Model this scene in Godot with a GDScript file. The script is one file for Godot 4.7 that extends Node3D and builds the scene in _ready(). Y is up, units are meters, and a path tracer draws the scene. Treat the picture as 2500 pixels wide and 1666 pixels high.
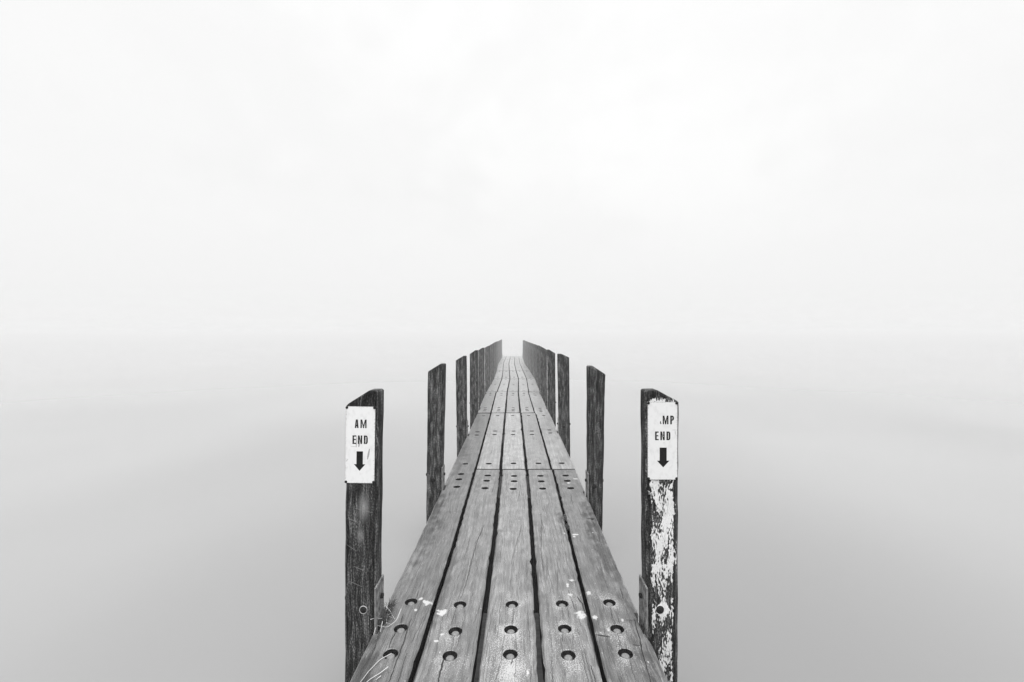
extends Node3D
# A narrow plank jetty running out over a misty lake. Camera 1.4 m above the deck, deck top at y = 0, looking along -Z.
# Lengths along the jetty are written as positive distances from the camera; world z is minus that distance.

const NECK := 0.011
var rng := RandomNumberGenerator.new()
var lut := PackedByteArray()
var taken := {}
var wood_dark: StandardMaterial3D
var dirt_and_shade: StandardMaterial3D
var bolt_metal: StandardMaterial3D
var black_iron: StandardMaterial3D
var plate_metal: StandardMaterial3D
var bolt_mesh: Mesh
var jitter := FastNoiseLite.new()


func V(x: float, z: float) -> Vector2:
	return Vector2(x, z)


# ---------------------------------------------------------------- naming
func numbered(called: String) -> String:
	var k: int = taken.get(called, -1) + 1
	taken[called] = k
	return called if k == 0 else "%s_%03d" % [called, k]


func thing(called: String, label: String, category: String, at := Vector3.ZERO, group := "") -> Node3D:
	var o := Node3D.new()
	o.name = numbered(called)
	add_child(o, true)
	o.position = at
	o.set_meta("label", label)
	o.set_meta("category", category)
	if group:
		o.set_meta("group", group)
	return o


func obj(called: String, mesh: Mesh, mats: Array, parent: Node, at := Vector3.ZERO, turn := Vector3.ZERO) -> MeshInstance3D:
	var o := MeshInstance3D.new()
	o.name = called
	o.mesh = mesh
	for i in mesh.get_surface_count():
		o.set_surface_override_material(i, mats[mini(i, mats.size() - 1)])
	parent.add_child(o, true)
	o.position = at
	o.rotation = turn
	return o


# ---------------------------------------------------------------- geometry
func begin() -> SurfaceTool:
	var st := SurfaceTool.new()
	st.begin(Mesh.PRIMITIVE_TRIANGLES)
	st.set_smooth_group(-1)
	return st


func tri(st: SurfaceTool, p: Array, uv: Array, out: Vector3) -> void:
	var order := [0, 1, 2]
	if (p[1] - p[0]).cross(p[2] - p[0]).dot(out) > 0.0:
		order = [0, 2, 1]
	for i in order:
		st.set_uv(uv[i])
		st.add_vertex(p[i])


func quad(st: SurfaceTool, p: Array, uv: Array, out: Vector3) -> void:
	tri(st, [p[0], p[1], p[2]], [uv[0], uv[1], uv[2]], out)
	tri(st, [p[0], p[2], p[3]], [uv[0], uv[2], uv[3]], out)


func done(st: SurfaceTool, into: ArrayMesh = null) -> ArrayMesh:
	st.generate_normals()
	return st.commit(into)


# a box with its twelve edges chamfered
func box_mesh(size: Vector3, b: float) -> ArrayMesh:
	var st := begin()
	var h := size / 2.0
	var corner := func(s: Vector3, axis: int) -> Vector3:
		var v := Vector3(s.x * (h.x - b), s.y * (h.y - b), s.z * (h.z - b))
		v[axis] = s[axis] * h[axis]
		return v
	for axis in 3:
		var u := (axis + 1) % 3
		var w := (axis + 2) % 3
		for s in [-1.0, 1.0]:
			var p := []
			for c in [[-1, -1], [1, -1], [1, 1], [-1, 1]]:
				var k := Vector3()
				k[axis] = s
				k[u] = c[0]
				k[w] = c[1]
				p.append(corner.call(k, axis))
			var n := Vector3()
			n[axis] = s
			quad(st, p, [V(0, 0), V(1, 0), V(1, 1), V(0, 1)], n)
		for s in [[-1, -1], [1, -1], [1, 1], [-1, 1]]:
			var p := []
			for t in [-1, 1]:
				var k := Vector3()
				k[axis] = t
				k[u] = s[0]
				k[w] = s[1]
				p.append(corner.call(k, u))
				p.append(corner.call(k, w))
			var n := Vector3()
			n[u] = s[0]
			n[w] = s[1]
			quad(st, [p[0], p[1], p[3], p[2]], [V(0, 0), V(0.05, 0), V(0.05, 1), V(0, 1)], n)
	for x in [-1, 1]:
		for y in [-1, 1]:
			for z in [-1, 1]:
				var k := Vector3(x, y, z)
				tri(st, [corner.call(k, 0), corner.call(k, 1), corner.call(k, 2)], [V(0, 0), V(0, 0.02), V(0.02, 0)], k)
	return done(st)


# profile of (radius, height) turned about y; few sides give hexagons
func lathe(profile: Array, sides: int) -> ArrayMesh:
	var st := begin()
	if sides > 8:
		st.set_smooth_group(0)
	for i in profile.size() - 1:
		var a: Vector2 = profile[i]
		var b: Vector2 = profile[i + 1]
		for k in sides:
			var t0 := TAU * k / sides
			var t1 := TAU * (k + 1) / sides
			var d0 := Vector3(cos(t0), 0, sin(t0))
			var d1 := Vector3(cos(t1), 0, sin(t1))
			var out := (d0 + d1) * (b.y - a.y) * -1.0 + Vector3.UP * (b.x - a.x) * 2.0
			if out.length() < 1e-9:
				continue
			var p := [d0 * a.x + Vector3.UP * a.y, d1 * a.x + Vector3.UP * a.y, d1 * b.x + Vector3.UP * b.y, d0 * b.x + Vector3.UP * b.y]
			var uv := [V(float(k) / sides, 0), V(float(k + 1) / sides, 0), V(float(k + 1) / sides, 1), V(float(k) / sides, 1)]
			if a.x < 1e-5:
				tri(st, [p[0], p[2], p[3]], [uv[0], uv[2], uv[3]], out)
			elif b.x < 1e-5:
				tri(st, [p[0], p[1], p[2]], [uv[0], uv[1], uv[2]], out)
			else:
				quad(st, p, uv, out)
	return done(st)


# a thin tapering stalk through the points
func stalk(st: SurfaceTool, pts: Array, r0: float, r1: float, flat := 0.45) -> void:
	var curve := Curve3D.new()
	for i in pts.size():
		var t: Vector3 = (pts[mini(i + 1, pts.size() - 1)] - pts[maxi(i - 1, 0)]) / 6.0
		curve.add_point(pts[i], -t, t)
	var n := pts.size() * 3
	var rings := []
	for i in n + 1:
		var f := float(i) / n
		var d := f * curve.get_baked_length()
		var p := curve.sample_baked(d)
		var ahead := curve.sample_baked(minf(d + 0.004, curve.get_baked_length())) - curve.sample_baked(maxf(d - 0.004, 0.0))
		ahead = ahead.normalized()
		var side := ahead.cross(Vector3(0.2, 1, 0.1)).normalized()
		var up := side.cross(ahead)
		var r := lerpf(r0, r1, f)
		var ring := []
		for k in 4:
			ring.append(p + side * cos(TAU * k / 4) * r + up * sin(TAU * k / 4) * r * flat)
		rings.append([ring, p])
	for i in n:
		for k in 4:
			var a: Vector3 = rings[i][0][k]
			var b: Vector3 = rings[i][0][(k + 1) % 4]
			var c: Vector3 = rings[i + 1][0][(k + 1) % 4]
			var d: Vector3 = rings[i + 1][0][k]
			quad(st, [a, b, c, d], [V(0, 0), V(1, 0), V(1, 1), V(0, 1)], (a + b) / 2.0 - rings[i][1])


# ---------------------------------------------------------------- textures
# a noise picture w x h whose features are about px by py pixels
func field(w: int, h: int, px: float, py: float, sd: int, oct := 3) -> PackedByteArray:
	var n := FastNoiseLite.new()
	n.seed = sd
	n.noise_type = FastNoiseLite.TYPE_SIMPLEX_SMOOTH
	n.fractal_octaves = oct
	n.frequency = 1.0 / px
	var im: Image
	if py >= px:
		im = n.get_image(w, maxi(4, int(h * px / py)))
	else:
		n.frequency = 1.0 / py
		im = n.get_image(maxi(4, int(w * py / px)), h)
	im.convert(Image.FORMAT_L8)
	if im.get_width() != w or im.get_height() != h:
		im.resize(w, h, Image.INTERPOLATE_CUBIC)
	return im.get_data()


func picture(a: PackedFloat32Array, w: int, h: int, srgb: bool) -> ImageTexture:
	var out := PackedByteArray()
	out.resize(w * h)
	for i in w * h:
		out[i] = lut[int(clampf(a[i], 0.0, 1.0) * 4095.0)] if srgb else int(clampf(a[i], 0.0, 1.0) * 255.0)
	return ImageTexture.create_from_image(Image.create_from_data(w, h, false, Image.FORMAT_L8, out))


func scratch(alb: PackedFloat32Array, hgt: PackedFloat32Array, w: int, h: int, pts: Array, half: float, tone: float, cut: float, wob: float, sd: int) -> void:
	var n := FastNoiseLite.new()
	n.seed = sd
	n.frequency = 0.05
	for i in pts.size() - 1:
		var a: Vector2 = pts[i]
		var b: Vector2 = pts[i + 1]
		var steps := int(maxf(absf(a.x - b.x), absf(a.y - b.y))) + 1
		for s in steps:
			var f := float(s) / steps
			var p := a.lerp(b, f)
			var along := (i + f) / (pts.size() - 1)
			var width := half * (0.45 + 0.55 * sin(PI * clampf(along, 0.06, 0.94))) * (0.75 + 0.6 * absf(n.get_noise_2d(p.y, 90)))
			p.x += wob * n.get_noise_2d(p.y, 7.0)
			var slow := absf(b.y - a.y) < absf(b.x - a.x)
			for q in range(-int(width + 1.5), int(width + 1.5) + 1):
				var x := int(p.x) + (0 if slow else q)
				var y := int(p.y) + (q if slow else 0)
				if x < 0 or y < 0 or x >= w or y >= h:
					continue
				var d := clampf(width + 0.6 - absf((y + 0.5 - p.y) if slow else (x + 0.5 - p.x)), 0.0, 1.0)
				var k := y * w + x
				alb[k] = lerpf(alb[k], tone, d)
				hgt[k] = maxf(0.0, hgt[k] - cut * d)


# albedo and height of one weathered plank; holes, blots and cracks in metres from its corner
func plank_look(w: int, h: int, wid: float, length: float, sd: int, base: float, holes: Array, blots: Array, cracks: Array, random_cracks: int, damp_and_shade: Array) -> StandardMaterial3D:
	var mx := w / wid
	var my := h / length
	var grain := field(w, h, 0.0065 * mx, 0.13 * my, sd, 3)
	var band := field(w, h, 0.022 * mx, 0.9 * my, sd + 1, 3)
	var patch := field(w, h, 0.10 * mx, 0.16 * my, sd + 2, 4)
	var speck := field(w, h, 0.0055 * mx, maxf(0.008 * my, 1.5), sd + 3, 3)
	var wander := field(w, h, 0.16 * mx, 0.5 * my, sd + 4, 2)
	var fibre := field(w, h, 0.0042 * mx, 0.09 * my, sd + 5, 2)
	var alb := PackedFloat32Array()
	var hgt := PackedFloat32Array()
	alb.resize(w * h)
	hgt.resize(w * h)
	for y in h:
		for x in w:
			var k := y * w + x
			var g := y * w + clampi(x + int((wander[k] - 128) * 0.00009 * mx), 0, w - 1)
			var gr := grain[g] / 255.0 - 0.5
			var bd := band[g] / 255.0 - 0.5
			var pt := patch[k] / 255.0 - 0.5
			var sp := speck[k] / 255.0 - 0.5
			var fb := fibre[g] / 255.0 - 0.5
			var a := base * exp(0.55 * gr + 0.6 * bd + 0.5 * pt + 0.8 * sp + 0.5 * fb)
			if gr + 0.5 * bd < -0.40:
				a *= 0.6
			if fb > 0.30 and pt > -0.1:
				a *= 1.3
			alb[k] = a
			hgt[k] = 0.55 + 0.30 * gr + 0.10 * bd + 0.22 * sp + 0.2 * fb
	for o in damp_and_shade:          # dampness, and shade painted beside the posts: [middle, half width, half length, strength]
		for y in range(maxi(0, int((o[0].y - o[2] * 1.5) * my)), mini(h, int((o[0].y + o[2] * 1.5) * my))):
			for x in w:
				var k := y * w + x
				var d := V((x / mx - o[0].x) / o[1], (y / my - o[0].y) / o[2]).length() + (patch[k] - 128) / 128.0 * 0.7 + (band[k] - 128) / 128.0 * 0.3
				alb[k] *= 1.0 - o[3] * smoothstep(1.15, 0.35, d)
	for o in holes:
		var c := V(o[0] * mx, o[1] * my)
		var reach: float = o[3]
		var strength: float = o[4]
		if strength <= 0.0:
			continue
		for y in range(maxi(0, int(c.y - reach * 1.5 * my)), mini(h, int(c.y + reach * 1.9 * my))):
			for x in range(maxi(0, int(c.x - reach * mx)), mini(w, int(c.x + reach * mx))):
				var d := V((x - c.x) / mx, (y - c.y) / my * 0.7).length()
				var want := strength * (1.0 - clampf((d - 0.03) / (reach - 0.03), 0.0, 1.0))
				var k := y * w + x
				var have := speck[k] / 255.0 * 0.72 + patch[k] / 255.0 * 0.28
				if have > 0.72 - want * 0.26:
					alb[k] = lerpf(alb[k], 0.34, 0.8)
					hgt[k] += 0.06
	for c in cracks:
		var pts := []
		for i in range(1, c.size()):
			pts.append(V(c[i].x * mx, c[i].y * my))
		scratch(alb, hgt, w, h, pts, 0.0010 * c[0] * mx, 0.010, 0.8, 0.004 * mx, sd + c.size())
	rng.seed = sd * 77 + 5
	for i in random_cracks:
		var x0 := rng.randf() * w
		var y0 := rng.randf() * h
		var long := rng.randf_range(0.05, 0.4) * my
		var drift := rng.randf_range(-0.02, 0.02) * mx
		var light := rng.randf() < 0.35
		var pts := [V(x0, y0), V(x0 + drift * 0.4, y0 + long * 0.5), V(x0 + drift, y0 + long)]
		scratch(alb, hgt, w, h, pts, rng.randf_range(0.0003, 0.0013) * mx, base * 1.7 if light else 0.025, 0.15 if light else 0.6, 0.006 * mx, sd + i)
	for i in int(length * 55.0):
		var c := V(rng.randf() * w, rng.randf() * h)
		var long := rng.randf_range(0.003, 0.014) * my
		scratch(alb, hgt, w, h, [c, c + V(rng.randf_range(-0.002, 0.002) * mx, long)], rng.randf_range(0.0006, 0.0016) * mx, 0.03 if rng.randf() < 0.6 else base * 1.8, 0.4, 0.0, sd + i)
	for i in int(length * 9.0):
		blot(alb, hgt, w, h, mx, my, V(rng.randf() * wid, rng.randf() * length), rng.randf_range(0.002, 0.005), rng.randf_range(0.002, 0.006), speck, patch, 0.34 if rng.randf() < 0.7 else 0.02)
	for b in blots:
		blot(alb, hgt, w, h, mx, my, b[0], b[1], b[2], speck, patch, 0.40)
	var m := StandardMaterial3D.new()
	m.albedo_texture = picture(alb, w, h, true)
	m.heightmap_enabled = true
	m.heightmap_texture = picture(hgt, w, h, false)
	m.heightmap_scale = 0.28
	m.roughness = 0.29
	m.metallic_specular = 0.5
	m.texture_repeat = true
	return m


func blot(alb: PackedFloat32Array, hgt: PackedFloat32Array, w: int, h: int, mx: float, my: float, at: Vector2, rx: float, ry: float, speck: PackedByteArray, patch: PackedByteArray, tone: float) -> void:
	var edge := FastNoiseLite.new()
	edge.seed = int(at.x * 1000) + int(at.y * 333)
	edge.frequency = 34.0
	edge.fractal_octaves = 3
	for y in range(maxi(0, int((at.y - ry * 1.6) * my)), mini(h, int((at.y + ry * 1.6) * my) + 1)):
		for x in range(maxi(0, int((at.x - rx * 1.6) * mx)), mini(w, int((at.x + rx * 1.6) * mx) + 1)):
			var k := y * w + x
			var q := V(((x + 0.5) / mx - at.x) / rx, ((y + 0.5) / my - at.y) / ry)
			var d := q.length() + 0.8 * edge.get_noise_2d(x / mx, y / my) + (speck[k] / 255.0 - 0.5) * 0.35
			var f := clampf((0.95 - d) * 2.6, 0.0, 0.9)
			alb[k] = lerpf(alb[k], tone * (0.85 + 0.3 * speck[k] / 255.0), f)
			hgt[k] += 0.12 * f


# weathered upright timber; kind 0 plain, 1 sawn with slanting marks, 2 the white painted one, 3 the post with the worn pale patch
func timber_look(w: int, h: int, sd: int, base: float, kind: int) -> StandardMaterial3D:
	var wid := 0.15
	var length := 1.5
	var mx := w / wid
	var my := h / length
	var grain := field(w, h, 0.0062 * mx, 0.12 * my, sd, 4)
	var band := field(w, h, 0.02 * mx, 0.9 * my, sd + 1, 3)
	var patch := field(w, h, 0.06 * mx, 0.2 * my, sd + 2, 4)
	var speck := field(w, h, 0.006 * mx, 0.014 * my, sd + 3, 3)
	var flake := field(w, h, 0.0095 * mx, 0.027 * my, sd + 4, 4)
	var wander := field(w, h, 0.1 * mx, 0.4 * my, sd + 6, 2)
	var alb := PackedFloat32Array()
	var hgt := PackedFloat32Array()
	alb.resize(w * h)
	hgt.resize(w * h)
	for y in h:
		var up := 1.15 - length * (y + 0.5) / h
		for x in w:
			var k := y * w + x
			var u := (x + 0.5) / w
			var g := y * w + clampi(x + int((wander[k] - 128) * 0.00009 * mx), 0, w - 1)
			var gr := grain[g] / 255.0 - 0.5
			var bd := band[g] / 255.0 - 0.5
			var pt := patch[k] / 255.0 - 0.5
			var sp := speck[k] / 255.0 - 0.5
			var a := base * clampf(exp(2.3 * gr + 1.6 * bd + 1.5 * pt + 2.6 * sp), 0.12, 4.5)
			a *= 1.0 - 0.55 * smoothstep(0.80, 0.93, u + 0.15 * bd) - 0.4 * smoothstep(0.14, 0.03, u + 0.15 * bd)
			if gr + 0.7 * sp + 0.6 * pt > 0.40:
				a += base * 1.2
			var hh := 0.5 + 0.4 * gr + 0.15 * sp
			if kind == 1:
				var s := sin((up * 1.15 + u * wid * (1.0 + 0.3 * sin(up * 4.0)) + 0.012 * pt) * 620.0)
				if s > 0.45 and pt + sp > -0.08:
					a *= 1.8
					hh += 0.08
			if kind == 3:
				var d := minf(V((u - 0.57) / 0.17, (up - 0.575) / 0.065).length(), V((u - 0.48) / 0.16, (up - 0.44) / 0.05).length() + 0.35) + 1.2 * gr + 1.0 * sp
				a = lerpf(a, 0.24 + 0.35 * gr + 0.3 * sp, clampf(1.15 - d, 0.0, 1.0) * 0.8)
				if up > 1.04:
					a *= 0.45
			if kind == 2:
				a *= 0.62
				var inside := minf(smoothstep(0.08, 0.20, u), 1.0 - smoothstep(0.80, 0.90, u))
				var share := 0.0
				if up > 1.03:
					share = 0.80 - smoothstep(1.082, 1.10, up + 0.02 * gr) * 0.8
				elif up > 0.30:
					share = 0.70 + 0.22 * sin(up * 17.0) * (0.5 + pt) - 0.25 * smoothstep(0.72, 0.60, up) * smoothstep(0.35, 0.15, u)
				elif up > 0.12:
					share = lerpf(0.36, 0.66, smoothstep(0.20, 0.30, up))
				elif up > -0.35:
					var ring := V((u - 0.50) * wid, up - 0.084).length()
					share = 0.36 + 1.1 * (1.0 - smoothstep(0.024, 0.036, ring)) - smoothstep(0.25, 0.5, absf(u - 0.5)) * 0.22
					share += 0.14 * (1.0 - smoothstep(0.06, 0.2, absf(u - 0.52)))
				if u > 0.9:
					a += 0.03 + 0.05 * gr
				var have := flake[g] / 255.0 * 0.34 + patch[k] / 255.0 * 0.46 + grain[g] / 255.0 * 0.10 + speck[k] / 255.0 * 0.10
				var bare := have - (0.50 + 0.32 * (share - 0.5) - 0.22 * (1.0 - inside))
				if share > 0.0 and bare < 0.0:
					var coat := smoothstep(0.0, -0.045, bare)
					a = lerpf(0.11, 0.57 * (1.0 + 0.35 * sp + 0.3 * pt), coat)
					hh += 0.35 * coat
			alb[k] = a
			hgt[k] = hh
	rng.seed = sd * 31 + 3
	for i in 46:
		var x0 := rng.randf() * w
		var y0 := rng.randf() * h
		var slope := rng.randf_range(-0.5, 0.5) if rng.randf() < 0.3 else rng.randf_range(-0.04, 0.04)
		var long := rng.randf_range(0.02, 0.16) * my
		scratch(alb, hgt, w, h, [V(x0, y0), V(x0 + slope * long * mx / my, y0 + long)], rng.randf_range(0.0002, 0.0006) * mx, base * 3.2 if rng.randf() < 0.55 else base * 0.25, 0.25, 0.004 * mx, sd + i)
	if kind == 3:
		for q in [[V(0.26, 0.572), V(0.86, 0.548)], [V(0.08, 0.522), V(0.42, 0.503)], [V(0.06, 0.396), V(0.37, 0.364)], [V(0.28, 0.292), V(0.60, 0.272)], [V(0.10, 0.224), V(0.57, 0.193)], [V(0.46, 0.506), V(0.45, 0.478)], [V(0.41, 0.385), V(0.40, 0.362)], [V(0.55, 0.645), V(0.53, 0.60)]]:
			scratch(alb, hgt, w, h, [V(q[0].x * w, (1.15 - q[0].y) / length * h), V(q[1].x * w, (1.15 - q[1].y) / length * h)], 0.0015 * my, 0.15, 0.1, 0.0, sd)
	if kind == 4:
		scratch(alb, hgt, w, h, [V(0.33 * w, (1.15 - 0.540) / length * h), V(0.55 * w, (1.15 - 0.562) / length * h), V(0.82 * w, (1.15 - 0.580) / length * h)], 0.0026 * my, 0.13, 0.1, 0.0, sd)
	var m := StandardMaterial3D.new()
	m.albedo_texture = picture(alb, w, h, true)
	m.heightmap_enabled = true
	m.heightmap_texture = picture(hgt, w, h, false)
	m.heightmap_scale = 0.25
	m.roughness = 0.8
	m.metallic_specular = 0.15
	return m


func plain_wood(base: float, rough: float) -> StandardMaterial3D:
	var m := StandardMaterial3D.new()
	var w := 64
	var g := field(w, 256, 3, 60, 5, 3)
	var a := PackedFloat32Array()
	a.resize(w * 256)
	for i in w * 256:
		a[i] = base * (0.6 + 0.8 * g[i] / 255.0)
	m.albedo_texture = picture(a, w, 256, true)
	m.roughness = rough
	return m


func mottled(base: float, spread: float, rough: float, metal: float, sd: int) -> StandardMaterial3D:
	var m := StandardMaterial3D.new()
	var w := 128
	var g := field(w, w, 22, 22, sd, 4)
	var s := field(w, w, 3, 3, sd + 1, 2)
	var a := PackedFloat32Array()
	a.resize(w * w)
	for i in w * w:
		a[i] = base * (1.0 + spread * (g[i] + s[i] - 255.0) / 255.0)
	m.albedo_texture = picture(a, w, w, true)
	m.roughness = rough
	m.metallic_specular = 0.15
	m.metallic = metal
	return m


# ---------------------------------------------------------------- signs
func arc(c: Vector2, rx: float, ry: float, from: float, to: float) -> Array:
	var p := []
	for i in 11:
		var t := deg_to_rad(lerpf(from, to, i / 10.0))
		p.append(c + V(cos(t) * rx, sin(t) * ry))
	return p


# outlines of the capitals used on the signs in a unit square, y down, s the share of the width that a stroke takes
func capital(ch: String, s: float) -> Array:
	match ch:
		"A": return [[V(0, 1), V(0.5 - s * 0.62, 0), V(0.5 + s * 0.62, 0), V(1, 1), V(1 - s, 1), V(0.5, 0.17), V(s, 1)], [V(0.25, 0.62), V(0.75, 0.62), V(0.8, 0.78), V(0.2, 0.78)]]
		"M": return [[V(0, 0), V(s, 0), V(0.5, 0.62), V(1 - s, 0), V(1, 0), V(1, 1), V(1 - s * 0.85, 1), V(1 - s * 0.85, 0.3), V(0.5 + s * 0.36, 1), V(0.5 - s * 0.36, 1), V(s * 0.85, 0.3), V(s * 0.85, 1), V(0, 1)]]
		"N": return [[V(0, 0), V(s, 0), V(1 - s, 0.62), V(1 - s, 0), V(1, 0), V(1, 1), V(1 - s, 1), V(s, 0.38), V(s, 1), V(0, 1)]]
		"E": return [[V(0, 0), V(1, 0), V(1, 0.145), V(s, 0.145), V(s, 0.42), V(0.9, 0.42), V(0.9, 0.56), V(s, 0.56), V(s, 0.855), V(1, 0.855), V(1, 1), V(0, 1)]]
		"D":
			var p := [V(0, 0)] + arc(V(0.55, 0.3), 0.45, 0.3, -90, 0) + arc(V(0.55, 0.7), 0.45, 0.3, 0, 90) + [V(0, 1)]
			var q := [V(s, 0.145)] + arc(V(0.5, 0.32), 0.5 - s, 0.175, -90, 0) + arc(V(0.5, 0.68), 0.5 - s, 0.175, 0, 90) + [V(s, 0.855)]
			return [p, q]
		"P":
			var p := [V(0, 0)] + arc(V(0.55, 0.29), 0.45, 0.29, -90, 90) + [V(s, 0.58), V(s, 1), V(0, 1)]
			var q := [V(s, 0.14)] + arc(V(0.5, 0.29), 0.5 - s, 0.15, -90, 90) + [V(s, 0.44)]
			return [p, q]
		"v": return [[V(0.22, 0), V(0.78, 0), V(0.78, 0.66), V(1, 0.66), V(0.5, 1), V(0, 0.66), V(0.22, 0.66)]]
		"r": return [[V(0.35, 0), V(0.7, 0.1), V(0.75, 0.6), V(1, 0.7), V(0.8, 1), V(0.4, 0.95), V(0.45, 0.75), V(0, 0.7), V(0.3, 0.6)]]
	return []


# glyphs: [letter, left, top, right, bottom] as shares of the plate; smears: [from, to, half width, tone]
func sign_look(w: int, h: int, glyphs: Array, smears: Array, base: float, sd: int) -> StandardMaterial3D:
	var alb := PackedFloat32Array()
	var none := PackedFloat32Array()
	alb.resize(w * h)
	none.resize(w * h)
	var dirt := field(w, h, 60, 90, sd, 4)
	var fine := field(w, h, 5, 6, sd + 1, 3)
	var chip := field(w, h, 14, 20, sd + 2, 3)
	for i in w * h:
		alb[i] = base * (1.0 + 0.13 * minf(0.0, (dirt[i] - 120) / 128.0) + 0.03 * (fine[i] - 128) / 128.0)
	for s in smears:
		scratch(alb, none, w, h, [V(s[0].x * w, s[0].y * h), V(s[1].x * w, s[1].y * h)], s[2] * w, s[3], 0.0, 0.0, sd)
	for gl in glyphs:
		var box := Rect2(gl[1] * w, gl[2] * h, (gl[3] - gl[1]) * w, (gl[4] - gl[2]) * h)
		var stroke := 0.056 * w / box.size.x
		var shapes: Array = capital(gl[0], stroke)
		for y in range(int(box.position.y), int(box.end.y) + 1):
			for x in range(int(box.position.x), int(box.end.x) + 1):
				var ink := 0.0
				for sub in 4:
					var q := V((x + 0.25 + 0.5 * (sub % 2) - box.position.x) / box.size.x, (y + 0.25 + 0.5 * (sub >> 1) - box.position.y) / box.size.y)
					var hit := Geometry2D.is_point_in_polygon(q, PackedVector2Array(shapes[0]))
					if shapes.size() > 1:
						var second := Geometry2D.is_point_in_polygon(q, PackedVector2Array(shapes[1]))
						hit = (hit or second) if gl[0] == "A" else (hit and not second)
					ink += 0.25 if hit else 0.0
				var k := y * w + x
				if k < w * h:
					if chip[k] > 210 and gl[0] != "v":
						ink *= 0.1
					elif fine[k] > 226:
						ink *= 0.75
					alb[k] = lerpf(alb[k], 0.012, ink)
	# worn rim: the white coat has come off the plate's edges in places
	for y in h:
		for x in w:
			var near := minf(minf(x, w - 1 - x), minf(y, h - 1 - y))
			var k := y * w + x
			if near < 1.5 + maxf(0.0, chip[k] - 134.0) * 0.11:
				alb[k] = lerpf(alb[k], 0.10 + 0.3 * fine[k] / 255.0, 0.8)
	var m := StandardMaterial3D.new()
	m.albedo_texture = picture(alb, w, h, true)
	m.roughness = 0.5
	m.metallic_specular = 0.12
	return m


# ---------------------------------------------------------------- deck
# distance along the jetty, then the x of its left edge, of the middles of its four gaps and of its right edge
var line := [
	[-2.5, -0.675, -0.427, -0.164, 0.104, 0.355, 0.612], [1.83, -0.674, -0.427, -0.167, 0.1025, 0.3575, 0.613], [3.04, -0.668, -0.419, -0.1525, 0.1085, 0.370, 0.610],
	[4.741, -0.676, -0.426, -0.155, 0.112, 0.380, 0.615], [4.743, -0.676, -0.423, -0.163, 0.106, 0.367, 0.614], [8.134, -0.691, -0.454, -0.198, 0.080, 0.346, 0.590],
	[8.136, -0.691, -0.454, -0.1925, 0.069, 0.3275, 0.585], [11.109, -0.735, -0.490, -0.222, 0.048, 0.294, 0.565], [11.111, -0.722, -0.468, -0.221, 0.050, 0.301, 0.575],
	[14.35, -0.700, -0.458, -0.203, 0.069, 0.325, 0.583], [17.45, -0.750, -0.515, -0.266, -0.008, 0.262, 0.515], [21.7, -0.857, -0.615, -0.355, -0.090, 0.1735, 0.400],
	[25.5, -0.860, -0.630, -0.363, -0.095, 0.160, 0.385], [29.6, -0.867, -0.625, -0.3575, -0.080, 0.145, 0.360]]
var gap_half: Array[float] = [0.0, 0.0115, 0.0145, 0.0135, 0.0105, 0.0]
# post plates stand in notches cut in the outer planks: distance of the plate's middle
var left_plates := []
var right_plates := []


func edge_at(k: int, d: float) -> float:
	for i in line.size() - 1:
		if d <= line[i + 1][0]:
			return lerpf(line[i][k], line[i + 1][k], (d - line[i][0]) / (line[i + 1][0] - line[i][0]))
	return line[-1][k]


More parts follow.
